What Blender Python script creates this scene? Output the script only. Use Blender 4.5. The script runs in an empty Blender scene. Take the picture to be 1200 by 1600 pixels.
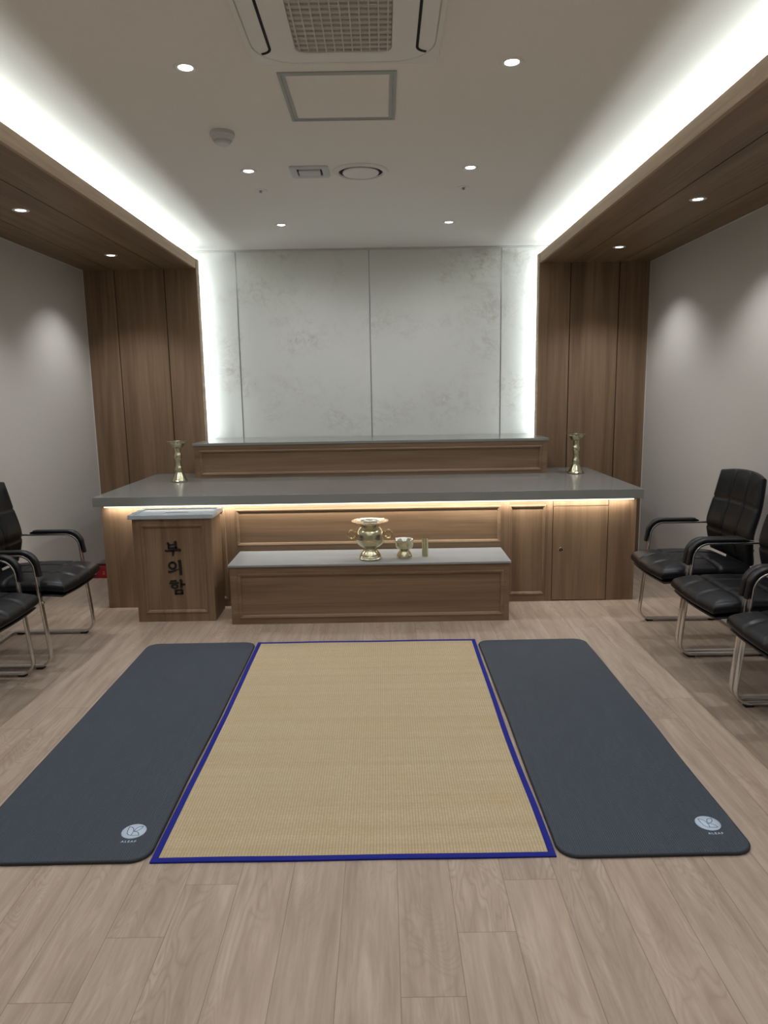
import bpy, bmesh, math, random
from mathutils import Vector, Matrix
PI = math.pi
random.seed(7)
SC = bpy.context.scene
COL = SC.collection

# ------------------------------------------------------------------ camera
F_PX, PITCH, ROLL, YAW, EYE = 1123.487, 0.1668, -0.0162, -0.0004, 1.39
fw = Vector((math.sin(YAW)*math.cos(PITCH), math.cos(YAW)*math.cos(PITCH), -math.sin(PITCH)))
r0 = Vector((math.cos(YAW), -math.sin(YAW), 0)); u0 = r0.cross(fw)
rt = r0*math.cos(ROLL)+u0*math.sin(ROLL); up = -r0*math.sin(ROLL)+u0*math.cos(ROLL)
cd = bpy.data.cameras.new('camera'); cam = bpy.data.objects.new('camera', cd); COL.objects.link(cam)
m = Matrix((rt, up, -fw)).transposed().to_4x4(); m.translation = (0, 0, EYE); cam.matrix_world = m
cd.sensor_fit = 'VERTICAL'; cd.sensor_height = 32.0; cd.lens = F_PX/1600*32.0
cd.clip_start = 0.05; cd.clip_end = 50
SC.camera = cam

# ------------------------------------------------------------------ exposure, world, light levels
SC.view_settings.view_transform = 'Standard'; SC.view_settings.look = 'None'
SC.view_settings.gamma = 1; SC.view_settings.use_curve_mapping = False
SC.view_settings.exposure = 0.0
w = bpy.data.worlds.new('world'); SC.world = w; w.use_nodes = True
w.node_tree.nodes['Background'].inputs[0].default_value = (0.5, 0.5, 0.5, 1)
w.node_tree.nodes['Background'].inputs[1].default_value = 0.02
P_DOWN = 19.0          # each ceiling downlight
P_SOFFIT = 30.0        # each soffit downlight
P_COVE = 46.0          # each ceiling cove strip (9 m)
P_HALO = 6.0           # each vertical strip behind the columns
P_UNDER = 11.0          # strip under the counter top
C_DOWN = (0.93, 0.955, 1.0); C_COVE = (0.90, 1.0, 0.98); C_HALO = (0.90, 0.98, 1.0); C_UNDER = (1.0, 0.93, 0.83)

# ------------------------------------------------------------------ room dimensions (metres)
WL, WR = -2.346, 2.130            # side walls
YW, YB, YF = 5.897, 6.15, -2.2    # column face, marble wall, wall behind the camera
IL, IR = -1.4526, 1.2556          # inner faces of columns and beams
ZS, ZF, ZC = 2.363, 2.4365, 2.541 # soffit, beam top, ceiling
COLT = 0.07                       # column thickness

# ------------------------------------------------------------------ material helpers
def sr(r, g, b):
    f = lambda c: (c/255/12.92) if c/255 <= .04045 else ((c/255+.055)/1.055)**2.4
    return (f(r), f(g), f(b), 1)
class N:
    def __init__(s, name):
        s.m = bpy.data.materials.new(name); s.m.use_nodes = True
        s.t = s.m.node_tree; s.b = s.t.nodes['Principled BSDF']
        s.tc = s.t.nodes.new('ShaderNodeTexCoord')
    def n(s, kind, **k):
        o = s.t.nodes.new('ShaderNode'+kind)
        for a, v in k.items(): setattr(o, a, v)
        return o
    def l(s, a, b): s.t.links.new(a, b)
    def mapping(s, scale, loc=(0, 0, 0), rot=(0, 0, 0)):
        o = s.n('Mapping'); o.inputs['Scale'].default_value = scale
        o.inputs['Location'].default_value = loc; o.inputs['Rotation'].default_value = rot
        s.l(s.tc.outputs['Object'], o.inputs[0]); return o.outputs[0]
    def noise(s, vec, scale=1, detail=4, rough=.55, dist=0):
        o = s.n('TexNoise'); o.inputs['Scale'].default_value = scale; o.inputs['Detail'].default_value = detail
        o.inputs['Roughness'].default_value = rough; o.inputs['Distortion'].default_value = dist
        s.l(vec, o.inputs['Vector']); return o.outputs[0]
    def ramp(s, fac, stops):
        o = s.n('ValToRGB'); e = o.color_ramp.elements
        while len(e) < len(stops): e.new(.5)
        for q, (p, c) in zip(e, stops): q.position = p; q.color = c
        s.l(fac, o.inputs[0]); return o.outputs[0]
    def mix(s, fac, a, b, mode='MIX'):
        o = s.n('Mix', data_type='RGBA', blend_type=mode)
        for i, v in ((0, fac), (6, a), (7, b)):
            if hasattr(v, 'links'): s.l(v, o.inputs[i])
            else: o.inputs[i].default_value = v
        return o.outputs[2]
    def math(s, op, a, b=None, c=None):
        o = s.n('Math', operation=op)
        for i, v in enumerate((a, b, c)):
            if v is None: continue
            if hasattr(v, 'links'): s.l(v, o.inputs[i])
            else: o.inputs[i].default_value = v
        return o.outputs[0]
    def sep(s, v):
        o = s.n('SeparateXYZ'); s.l(v, o.inputs[0]); return o.outputs
    def comb(s, x, y, z):
        o = s.n('CombineXYZ')
        for i, v in enumerate((x, y, z)):
            if hasattr(v, 'links'): s.l(v, o.inputs[i])
            else: o.inputs[i].default_value = v
        return o.outputs[0]
    def bump(s, h, strength, dist=.001):
        o = s.n('Bump'); o.inputs['Strength'].default_value = strength; o.inputs['Distance'].default_value = dist
        s.l(h, o.inputs['Height']); s.l(o.outputs[0], s.b.inputs['Normal'])
    def set(s, color=None, rough=.5, metal=0, spec=.5, coat=0):
        if color is not None:
            if hasattr(color, 'links'): s.l(color, s.b.inputs['Base Color'])
            else: s.b.inputs['Base Color'].default_value = color
        if hasattr(rough, 'links'): s.l(rough, s.b.inputs['Roughness'])
        else: s.b.inputs['Roughness'].default_value = rough
        s.b.inputs['Metallic'].default_value = metal; s.b.inputs['Specular IOR Level'].default_value = spec
        s.b.inputs['Coat Weight'].default_value = coat
        return s.m

def plain(name, col, rough=.5, metal=0, spec=.5, nz=0.0, scale=300):
    q = N(name)
    v = q.noise(q.mapping((1, 1, 1)), scale, 3)
    c2 = tuple(x*.9 for x in col[:3])+(1,)
    c = q.mix(v, col, c2)
    if nz: q.bump(v, nz, .001)
    return q.set(c, rough, metal, spec)

def wood(name, axis, light, mid, dark, seed=0, rough=.5):
    """straight walnut-like grain running along axis (0 x, 1 y, 2 z)"""
    q = N(name)
    s1 = [9, 9, 9]; s1[axis] = .55
    s2 = [120, 120, 120]; s2[axis] = 2.2
    s3 = [34, 34, 34]; s3[axis] = 1.1
    a = q.noise(q.mapping(s1, (seed, seed*2.3, seed*.7)), 1, 3, .5, .8)
    b = q.noise(q.mapping(s2, (seed, 0, 0)), 1, 4, .6, .2)
    c = q.noise(q.mapping(s3, (0, seed, 0)), 1, 5, .65, .6)
    col = q.ramp(a, [(.3, dark), (.5, mid), (.72, light)])
    fine = q.ramp(b, [(.35, (.70, .70, .70, 1)), (.55, (1, 1, 1, 1))])
    fine2 = q.ramp(c, [(.33, (.76, .75, .74, 1)), (.55, (1.0, 1.0, 1.0, 1))])
    col = q.mix(.5, col, fine, 'MULTIPLY'); col = q.mix(.6, col, fine2, 'MULTIPLY')
    q.bump(b, .12, .0006)
    return q.set(col, rough, 0, .35)

WL_, WM_, WD_ = sr(148, 122, 96), sr(132, 107, 83), sr(114, 91, 69)
wood_z = wood('wood_grain_upright', 2, WL_, WM_, WD_, 1.3)
wood_x = wood('wood_grain_across', 0, WL_, WM_, WD_, 4.1)
wood_y = wood('wood_grain_along_beam', 1, WL_, WM_, WD_, 2.2)
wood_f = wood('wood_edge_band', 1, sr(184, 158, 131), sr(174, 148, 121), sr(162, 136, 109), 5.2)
def scuffed():
    m_ = wood_f.copy(); m_.name = 'wood_edge_band_scuffed'; t_ = m_.node_tree; b_ = t_.nodes['Principled BSDF']
    src = b_.inputs['Base Color'].links[0].from_socket
    q = N.__new__(N); q.m = m_; q.t = t_; q.b = b_; q.tc = t_.nodes.new('ShaderNodeTexCoord')
    X, Y, Z = q.sep(q.tc.outputs['Object'])
    near = q.math('SUBTRACT', 1, q.math('MINIMUM', 1, q.math('MULTIPLY', q.math('ABSOLUTE', q.math('SUBTRACT', Y, 2.57)), 4.2)))
    n_ = q.noise(q.mapping((1, 26, 60), (0, 0, 0), (.5, 0, 0)), 1, 6, .75, .6)
    k = q.ramp(q.math('MULTIPLY', n_, q.math('POWER', near, .25)), [(.56, (0, 0, 0, 1)), (.62, (.55, .55, .55, 1))])
    c = q.mix(k, src, sr(205, 192, 176)); q.l(c, b_.inputs['Base Color'])
    return m_
wood_fs = scuffed()
groove_m = plain('groove_shadow_gap', sr(14, 10, 8), .9, 0, .1)

def wall_paint():
    q = N('wall_paper_warm_grey')
    a = q.noise(q.mapping((1, 1, 1)), 420, 3)
    c = q.mix(a, sr(194, 188, 180), sr(186, 180, 172))
    q.bump(a, .15, .0005)
    return q.set(c, .85, 0, .2)
wall_m = wall_paint()
ceil_m = plain('ceiling_paint', sr(243, 240, 235), .9, 0, .2, .05, 200)
trim_m = plain('white_trim', sr(206, 204, 198), .5)

def marble():
    q = N('marble_panel')
    warp = q.noise(q.mapping((1, 1, 1)), 1.6, 5, .6)
    mp = q.mapping((1.6, 1.6, 2.0), (3.2, 0, 1.7), (0, .7, 0))
    v1 = q.noise(mp, 2.2, 9, .68, 1.2)
    ridge = q.math('ABSOLUTE', q.math('SUBTRACT', v1, .5))
    vein = q.ramp(ridge, [(0, (1, 1, 1, 1)), (.02, (.25, .25, .25, 1)), (.05, (0, 0, 0, 1))])
    area = q.ramp(q.noise(q.mapping((1, 1, 1), (7, 2, 3)), 1.7, 4, .6), [(.47, (0, 0, 0, 1)), (.66, (1, 1, 1, 1))])
    k = q.math('MULTIPLY', vein, area)
    cloud = q.ramp(q.noise(q.mapping((1, 1, 1), (1, 5, 3)), 17, 7, .72, .3), [(.5, (0, 0, 0, 1)), (.75, (1, 1, 1, 1))])
    k2 = q.math('MULTIPLY', cloud, area)
    base = q.mix(warp, sr(226, 226, 221), sr(218, 219, 214))
    c = q.mix(q.math('MULTIPLY', k, .3), base, sr(150, 142, 124))
    c = q.mix(q.math('MULTIPLY', k2, .62), c, sr(160, 153, 136))
    return q.set(c, .35, 0, .4)
marble_m = marble()

def floor_mat():
    q = N('floor_planks')
    W, L, X0 = .1524, 1.2, .0205
    X, Y, Z = q.sep(q.tc.outputs['Object'])
    u = q.math('DIVIDE', q.math('SUBTRACT', X, X0), W)
    ci = q.math('FLOOR', u); fu = q.math('FRACT', u)
    v = q.math('DIVIDE', q.math('SUBTRACT', q.math('SUBTRACT', Y, 1.46), q.math('MULTIPLY', ci, .2)), L)
    ri = q.math('FLOOR', v); fv = q.math('FRACT', v)
    wn2 = q.n('TexWhiteNoise', noise_dimensions='2D'); q.l(q.comb(ci, ri, 0), wn2.inputs['Vector'])
    eu = q.math('MULTIPLY', q.math('MINIMUM', fu, q.math('SUBTRACT', 1, fu)), W)
    ev = q.math('MULTIPLY', q.math('MINIMUM', fv, q.math('SUBTRACT', 1, fv)), L)
    e = q.math('MINIMUM', eu, ev)
    line = q.ramp(q.math('MULTIPLY', e, 100), [(.04, (1, 1, 1, 1)), (.13, (0, 0, 0, 1))])
    off = q.math('MULTIPLY', wn2.outputs[0], 37)
    # per-plank coordinates so that the grain breaks at each joint
    pc = q.comb(q.math('ADD', X, off), q.math('ADD', q.math('MULTIPLY', Y, .09), off), off)
    g1 = q.noise(pc, 26, 5, .6, .5)
    g2 = q.noise(q.comb(q.math('ADD', X, off), q.math('MULTIPLY', Y, .04), off), 150, 4, .6, .3)
    # cathedral figure
    pc2 = q.comb(q.math('ADD', X, off), q.math('ADD', q.math('MULTIPLY', Y, .22), off), off)
    cn = q.noise(pc2, 7.0, 2, .45, .9)
    rings = q.math('ABSOLUTE', q.math('SINE', q.math('MULTIPLY', cn, 75)))
    rings = q.math('POWER', rings, .6)
    mask = q.ramp(q.noise(pc2, 4.0, 2, .5), [(.44, (0, 0, 0, 1)), (.62, (1, 1, 1, 1))])
    col = q.ramp(g1, [(.3, sr(152, 135, 118)), (.5, sr(172, 155, 137)), (.7, sr(188, 172, 154))])
    col = q.mix(q.math('MULTIPLY', q.math('MULTIPLY', q.math('SUBTRACT', 1, rings), mask), .5), col, sr(128, 110, 95))
    f = q.ramp(g2, [(.35, (.86, .86, .86, 1)), (.6, (1, 1, 1, 1))])
    col = q.mix(.7, col, f, 'MULTIPLY')
    tone = q.ramp(wn2.outputs[0], [(0, (.93, .93, .94, 1)), (1, (1.02, 1.0, .98, 1))])
    col = q.mix(1.0, col, tone, 'MULTIPLY')
    # long soft tone streaks
    st = q.noise(q.mapping((5, .5, 1)), 1, 3, .5)
    col = q.mix(q.math('MULTIPLY', st, .35), col, sr(168, 144, 130))
    col = q.mix(q.math('MULTIPLY', line, .62), col, sr(84, 66, 54))
    rough = q.math('ADD', q.math('MULTIPLY', g1, .15), .36)
    q.bump(q.math('SUBTRACT', q.math('MULTIPLY', g2, .3), line), .3, .0006)
    return q.set(col, rough, 0, .4)
floor_m = floor_mat()

def brushed(name, col, rough=.25, axis=2, sc=400):
    q = N(name)
    s = [4, 4, 4]; s[axis] = sc
    a = q.noise(q.mapping(s), 1, 3, .6)
    r = q.math('ADD', q.math('MULTIPLY', a, .2), rough-.1)
    q.bump(a, .12, .0003)
    return q.set(q.mix(a, col, tuple(x*.85 for x in col[:3])+(1,)), r, 1)
brass = brushed('brushed_brass', sr(212, 206, 174), .24)
brass_hi = brushed('polished_brass', sr(238, 235, 214), .2)
brass_gold = brushed('gold_brass', sr(222, 204, 150), .22)
silver = brushed('polished_inside', sr(222, 222, 216), .12)
chrome = plain('chrome', sr(226, 225, 222), .2, 1)
alu = plain('satin_aluminium', sr(170, 174, 176), .35, 1)

def leather():
    q = N('black_leather')
    vo = q.n('TexVoronoi'); vo.inputs['Scale'].default_value = 420; q.l(q.mapping((1, 1, 1)), vo.inputs['Vector'])
    wr = q.noise(q.mapping((1, 1, 1)), 22, 4, .6, .6)
    c = q.mix(wr, sr(15, 16, 19), sr(10, 11, 14))
    h = q.math('ADD', q.math('MULTIPLY', vo.outputs['Distance'], .15), wr)
    q.bump(h, .25, .002)
    return q.set(c, q.math('ADD', q.math('MULTIPLY', wr, .15), .30), 0, .32)
leather_m = leather()
pad_m = plain('black_armrest_pad', sr(14, 14, 16), .42, 0, .5, .1, 500)
rubber = plain('black_rubber', sr(16, 16, 17), .7)

def yoga():
    q = N('ribbed_foam')
    X, Y, Z = q.sep(q.tc.outputs['Object'])
    rib = q.math('SINE', q.math('MULTIPLY', X, 2*PI/.0068))
    n = q.noise(q.mapping((1, 1, 1)), 600, 2)
    c = q.mix(q.math('MULTIPLY_ADD', rib, .5, .5), sr(52, 58, 66), sr(70, 78, 87))
    q.bump(q.math('ADD', rib, q.math('MULTIPLY', n, .3)), .5, .0012)
    return q.set(c, .62, 0, .35)
yoga_m = yoga()
yoga_e = plain('smooth_foam_edge', sr(44, 48, 54), .6, 0, .35)
logo_m = plain('pale_blue_print', sr(196, 212, 228), .6)
logo_d = plain('dark_print_line', sr(58, 76, 96), .6)

def straw():
    q = N('woven_straw')
    X, Y, Z = q.sep(q.tc.outputs['Object'])
    ux = q.math('DIVIDE', X, .0098); fx = q.math('FRACT', ux); ix = q.math('FLOOR', ux)
    uy = q.math('DIVIDE', Y, .0062)
    uy = q.math('ADD', uy, q.math('MULTIPLY', q.math('MODULO', ix, 2.0), .5)); fy = q.math('FRACT', uy); iy = q.math('FLOOR', uy)
    bx = q.math('SINE', q.math('MULTIPLY', fx, PI)); by = q.math('SINE', q.math('MULTIPLY', fy, PI))
    wv = q.n('TexWhiteNoise', noise_dimensions='2D'); q.l(q.comb(ix, iy, 0), wv.inputs['Vector'])
    strand = q.noise(q.mapping((3, 230, 1)), 1, 3, .6)
    band = q.noise(q.mapping((.35, 17, 1)), 1, 3, .6)
    blot = q.noise(q.mapping((2.2, 4, 1)), 1, 4, .6)
    c = q.mix(strand, sr(208, 193, 160), sr(178, 162, 128))
    c = q.mix(q.ramp(band, [(.42, (0, 0, 0, 1)), (.7, (.34, .34, .34, 1))]), c, sr(166, 146, 106))
    c = q.mix(q.ramp(blot, [(.52, (0, 0, 0, 1)), (.75, (.3, .3, .3, 1))]), c, sr(196, 150, 102))
    c = q.mix(q.math('MULTIPLY', wv.outputs[0], .22), c, sr(160, 132, 84))
    gx = q.ramp(bx, [(0, (1, 1, 1, 1)), (.6, (0, 0, 0, 1))])
    c = q.mix(q.math('MULTIPLY', gx, .6), c, sr(140, 112, 70))
    gy = q.ramp(by, [(0, (1, 1, 1, 1)), (.4, (0, 0, 0, 1))])
    c = q.mix(q.math('MULTIPLY', gy, .2), c, sr(140, 112, 70))
    q.bump(q.math('MULTIPLY', bx, by), .6, .0015)
    return q.set(c, .6, 0, .3)
straw_m = straw()
def fabric(name, c1, c2):
    q = N(name)
    n = q.noise(q.mapping((1, 1, 1)), 900, 2); q.bump(n, .3, .0006)
    return q.set(q.mix(n, c1, c2), .75, 0, .25)
blue_m = fabric('blue_binding_tape', sr(26, 36, 140), sr(18, 26, 112))

def quartz(name, c1, c2, rough):
    q = N(name)
    n = q.noise(q.mapping((1, 1, 1)), 260, 4, .6)
    return q.set(q.mix(n, c1, c2), rough, 0, .5)
top_m = quartz('grey_quartz', sr(136, 137, 132), sr(130, 131, 126), .14)
bench_top_m = quartz('pale_grey_quartz', sr(154, 159, 160), sr(148, 153, 154), .2)
lid_m = quartz('pale_blue_grey_quartz', sr(176, 184, 188), sr(168, 176, 181), .18)
dark_m = plain('dark_opening', sr(18, 18, 18), .8)
plast_m = plain('white_plastic', sr(236, 235, 231), .45)
plast_g = plain('grey_white_plastic', sr(205, 207, 209), .5)
grid_m = plain('grille_plastic', sr(205, 202, 196), .5)
filt_m = plain('filter_mesh', sr(205, 200, 190), .8)
red_m = plain('red_plastic', sr(150, 14, 30), .4)
black_m = plain('black_paint', sr(14, 12, 12), .45)
pale_m = plain('pale_print', sr(214, 160, 150), .6)
def emit(name, col, s):
    q = N(name); q.b.inputs['Emission Color'].default_value = col+(1,); q.b.inputs['Emission Strength'].default_value = s
    return q.set(sr(230, 230, 230), .4)
lens_m = emit('lit_lens', (1, .98, .95), 9.0)
led_m = emit('led_tape', (1, 1, 1), 1.0)
led_w = emit('warm_led_tape', (1, .92, .76), 2.0)

# ------------------------------------------------------------------ mesh helpers
def link(name, bm, mats, parent=None, smooth=False, auto=None):
    bmesh.ops.recalc_face_normals(bm, faces=bm.faces)
    me = bpy.data.meshes.new(name); bm.to_mesh(me); bm.free()
    for mt in (mats if isinstance(mats, (list, tuple)) else [mats]): me.materials.append(mt)
    if smooth: me.shade_smooth()
    if auto is not None:
        me.shade_smooth()
        try: me.set_sharp_from_angle(angle=math.radians(auto))
        except Exception: pass
    o = bpy.data.objects.new(name, me); COL.objects.link(o)
    if parent: o.parent = parent
    return o
def struct(name, bm, mats, parent=None, **k):
    o = link(name, bm, mats, parent, **k)
    if parent is None: o['kind'] = 'structure'
    return o
def thing(name, label, cat, loc=(0, 0, 0), rz=0, group=None):
    o = bpy.data.objects.new(name, None); COL.objects.link(o); o.empty_display_size = .1
    o.location = loc; o.rotation_euler = (0, 0, rz); o['label'] = label; o['category'] = cat
    if group: o['group'] = group
    return o
def copy_tree(o, parent=None):
    c = o.copy(); COL.objects.link(c); c.parent = parent
    for ch in list(o.children): copy_tree(ch, c)
    return c
def box(bm, x0, x1, y0, y1, z0, z1, bev=0.0, mi=0, seg=2):
    t = bmesh.new()
    vs = [t.verts.new((x, y, z)) for x in (x0, x1) for y in (y0, y1) for z in (z0, z1)]
    for f in ((0, 1, 3, 2), (4, 6, 7, 5), (0, 4, 5, 1), (2, 3, 7, 6), (0, 2, 6, 4), (1, 5, 7, 3)):
        t.faces.new([vs[i] for i in f])
    bmesh.ops.recalc_face_normals(t, faces=t.faces)
    if bev: bmesh.ops.bevel(t, geom=t.edges[:], offset=bev, segments=seg, affect='EDGES', profile=.5)
    merge(bm, t, mi)
def merge(bm, t, mi=0, mat=None):
    if mat is not None: t.transform(mat)
    mp = {}
    for v in t.verts: mp[v] = bm.verts.new(v.co)
    for f in t.faces:
        try:
            g = bm.faces.new([mp[v] for v in f.verts]); g.material_index = mi; g.smooth = f.smooth
        except ValueError: pass
    t.free()
def lathe(bm, prof, seg=48, c=(0, 0, 0), mi=0, rfun=None, cap=True):
    """prof: list of (r, z). rfun(angle, r, z) may scallop the radius."""
    rings = []
    for r, z in prof:
        ring = []
        for k in range(seg):
            a = 2*PI*k/seg; rr = r if rfun is None else rfun(a, r, z)
            ring.append(bm.verts.new((c[0]+rr*math.cos(a), c[1]+rr*math.sin(a), c[2]+z)))
        rings.append(ring)
    for a, b in zip(rings, rings[1:]):
        for k in range(seg):
            f = bm.faces.new((a[k], a[(k+1) % seg], b[(k+1) % seg], b[k])); f.material_index = mi; f.smooth = True
    if cap:
        for ring in (rings[0], rings[-1]):
            f = bm.faces.new(ring); f.material_index = mi
def frame_sweep(bm, x0, x1, z0, z1, y, prof, mi=0):
    """mitred picture-frame moulding on a plane facing -y; prof = [(inset, height out of plane)]"""
    rings = []
    for d, h in prof:
        rings.append([bm.verts.new(p) for p in ((x0+d, y-h, z0+d), (x1-d, y-h, z0+d), (x1-d, y-h, z1-d), (x0+d, y-h, z1-d))])
    for a, b in zip(rings, rings[1:]):
        for k in range(4):
            f = bm.faces.new((a[k], a[(k+1) % 4], b[(k+1) % 4], b[k])); f.material_index = mi
def sweep(bm, path, sec, closed=False, mi=0, up=Vector((0, 1, 0)), cap=True, smooth=False, scale=None):
    """sweep a cross-section (list of (side, normal)) along a 3-D path lying in a plane whose normal is up"""
    n = len(path); rings = []
    for i, p in enumerate(path):
        a = path[(i-1) % n] if (closed or i > 0) else path[i]
        b = path[(i+1) % n] if (closed or i < n-1) else path[i]
        t = (Vector(b)-Vector(a)).normalized(); nn = t.cross(up).normalized(); s = nn.cross(t).normalized()
        k = 1 if scale is None else scale[i]
        rings.append([bm.verts.new(Vector(p)+s*x*k+nn*y*k) for x, y in sec])
    m_ = len(sec)
    pairs = list(zip(rings, rings[1:]))
    if closed: pairs.append((rings[-1], rings[0]))
    for a, b in pairs:
        for k in range(m_):
            f = bm.faces.new((a[k], a[(k+1) % m_], b[(k+1) % m_], b[k])); f.material_index = mi; f.smooth = smooth
    if cap and not closed:
        for r in (rings[0], rings[-1]):
            f = bm.faces.new(r); f.material_index = mi
def rrect(w, h, r, k=4):
    pts = []
    for cx, cy, a0 in ((w/2-r, h/2-r, 0), (-w/2+r, h/2-r, PI/2), (-w/2+r, -h/2+r, PI), (w/2-r, -h/2+r, 1.5*PI)):
        for i in range(k+1):
            a = a0+PI/2*i/k; pts.append((cx+r*math.cos(a), cy+r*math.sin(a)))
    return pts
def fillet(pts, r, k=8):
    """round the corners of an open 3-D polyline"""
    out = [Vector(pts[0])]
    for i in range(1, len(pts)-1):
        p, a, b = Vector(pts[i]), Vector(pts[i-1]), Vector(pts[i+1])
        u, v = (a-p).normalized(), (b-p).normalized()
        rr = r[i-1] if isinstance(r, (list, tuple)) else r
        ang = u.angle(v); d = rr/math.tan(ang/2)
        c = p+(u+v).normalized()*(rr/math.sin(ang/2))
        s, e = p+u*d-c, p+v*d-c
        tot = s.angle(e)
        for j in range(k+1):
            t = j/k
            out.append(c+(s*math.sin((1-t)*tot)+e*math.sin(t*tot))/math.sin(tot))
    out.append(Vector(pts[-1])); return out
def stroke(bm, pts, wd, y0, y1, mi=0):
    """a brush stroke in the x-z plane with varying width, extruded from y0 to y1; pts [(x, z, w)]"""
    Lf, Rt = [], []
    for i, (x, z, w_) in enumerate(pts):
        a = pts[max(i-1, 0)]; b = pts[min(i+1, len(pts)-1)]
        t = Vector((b[0]-a[0], b[1]-a[1])).normalized(); nx, nz = -t.y, t.x
        h = w_*wd*.64
        Lf.append((x+nx*h, z+nz*h)); Rt.append((x-nx*h, z-nz*h))
    quads = [(Lf[i], Lf[i+1], Rt[i+1], Rt[i]) for i in range(len(pts)-1)]
    for q in quads:
        f = [bm.verts.new((x, y0, z)) for x, z in q]; g = [bm.verts.new((x, y1, z)) for x, z in q]
        for fc in (f, g[::-1]):
            e = bm.faces.new(fc); e.material_index = mi
        for k in range(4):
            e = bm.faces.new((f[k], f[(k+1) % 4], g[(k+1) % 4], g[k])); e.material_index = mi

# ------------------------------------------------------------------ the room shell
bm = bmesh.new(); box(bm, WL-.1, WR+.1, YF-.1, YB+.1, -.1, 0); struct('floor', bm, floor_m)
bm = bmesh.new(); box(bm, WL-.1, WR+.1, YF-.1, YB+.1, ZC, ZC+.1); struct('ceiling', bm, ceil_m)
bm = bmesh.new(); box(bm, WL-.1, WL, YF, YB, 0, ZC); struct('wall_left', bm, wall_m)
bm = bmesh.new(); box(bm, WR, WR+.1, YF, YB, 0, ZC); struct('wall_right', bm, wall_m)
bm = bmesh.new(); box(bm, WL-.1, WR+.1, YF-.1, YF, 0, ZC); struct('wall_front', bm, wall_m)
# marble wall: four panels in front of a backing, thin metal strips in the joints
bm = bmesh.new(); box(bm, WL, WR, YB+.012, YB+.1, 0, ZC)
JX = [-1.186, -.093, .995]
ed = [WL]+JX+[WR]
for a, b in zip(ed, ed[1:]): box(bm, a+.002, b-.002, YB, YB+.013, 0, ZC)
wb = struct('wall_back', bm, marble_m)
for x in JX:
    bm = bmesh.new(); box(bm, x-.0035, x+.0035, YB-.002, YB+.012, .9, ZC-.001); link('joint_strip', bm, alu, wb)
bm = bmesh.new(); box(bm, IL-.5, IR+.5, YB-.022, YB-.0005, ZC-.014, ZC-.0005, .002); struct('trim_1', bm, trim_m)

# columns of upright wood boards on both sides
def column(name, xs, face, inner):
    bm = bmesh.new()
    x0, x1 = min(xs), max(xs)
    box(bm, x0, x1, face+.012, face+COLT, 0, ZS-.0002)
    xs = sorted(xs)
    for i, (a, b) in enumerate(zip(xs, xs[1:])):
        box(bm, a+(0 if i == 0 else .0035), b-(0 if i == len(xs)-2 else .0035), face, face+.02, 0, ZS-.0002, 0, 1)
    return struct(name, bm, [groove_m, wood_z])
column('trim_2', [WL, -2.097, -1.705, IL+.002], YW, IL)
column('trim_3', [IR-.002, 1.502, 1.887, WR], YW, IR)
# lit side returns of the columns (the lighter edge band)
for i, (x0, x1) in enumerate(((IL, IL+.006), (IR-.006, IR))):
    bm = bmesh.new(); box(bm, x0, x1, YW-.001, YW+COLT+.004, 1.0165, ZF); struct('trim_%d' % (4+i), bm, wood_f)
# beams: soffit boards running the length of the room, an upstand that hides the cove light
def beam(name, xs, inner, sign):
    xs = sorted(xs); bm = bmesh.new()
    box(bm, xs[0], xs[-1], YF, YW+COLT, ZS+.008, ZS+.014, 0, 0)
    for i, (a, b) in enumerate(zip(xs, xs[1:])):
        box(bm, a+(0 if i == 0 else .0035), b-(0 if i == len(xs)-2 else .0035), YF, YW+COLT, ZS, ZS+.012, 0, 1)
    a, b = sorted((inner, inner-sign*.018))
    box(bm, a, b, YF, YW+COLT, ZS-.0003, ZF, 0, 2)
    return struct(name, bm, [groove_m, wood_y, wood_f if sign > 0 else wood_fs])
beam('trim_6', [WL, -2.112, -1.713, IL], IL+.0005, 1)
beam('trim_7', [IR, 1.521, 1.897, WR], IR-.0005, -1)
# caulk beads where soffit meets wall paper
for i, (a, b) in enumerate(((WL, WL+.006), (WR-.006, WR))):
    bm = bmesh.new(); box(bm, a, b, YF, YW, ZS-.006, ZS); struct('trim_%d' % (8+i), bm, trim_m)
for i, (a, b) in enumerate(((WL, WL+.006), (WR-.006, WR))):
    bm = bmesh.new(); box(bm, a, b, YW-.006, YW, .0, ZS-.006); struct('trim_%d' % (10+i), bm, trim_m)

# ------------------------------------------------------------------ lamps
def area(parent, loc, rot, sx, sy, power, col, name='strip_light'):
    ld = bpy.data.lights.new(name, 'AREA'); ld.shape = 'RECTANGLE'; ld.size = sx; ld.size_y = sy
    ld.energy = power; ld.color = col
    o = bpy.data.objects.new(name, ld); COL.objects.link(o); o.parent = parent; o.location = loc; o.rotation_euler = rot
    return o
for side, x in (('left', IL-.145), ('right', IR+.145)):
    t = thing('cove_light_strip', 'white light strip hidden on top of the %s wooden beam, washing the ceiling' % side, 'light strip', (x, 0, ZS+.014))
    bm = bmesh.new(); box(bm, -.028, .028, YF+.1, YW+.02, 0, .016, .002); link('channel', bm, plast_m, t)
    bm = bmesh.new(); box(bm, -.024, .024, YF+.1, YW+.02, .016, .018); link('diffuser', bm, led_m, t)
    area(t, (0, (YF+YW)/2+.06, .019), (PI, 0, 0), .045, YW-YF-.1, P_COVE, C_COVE)
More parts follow.
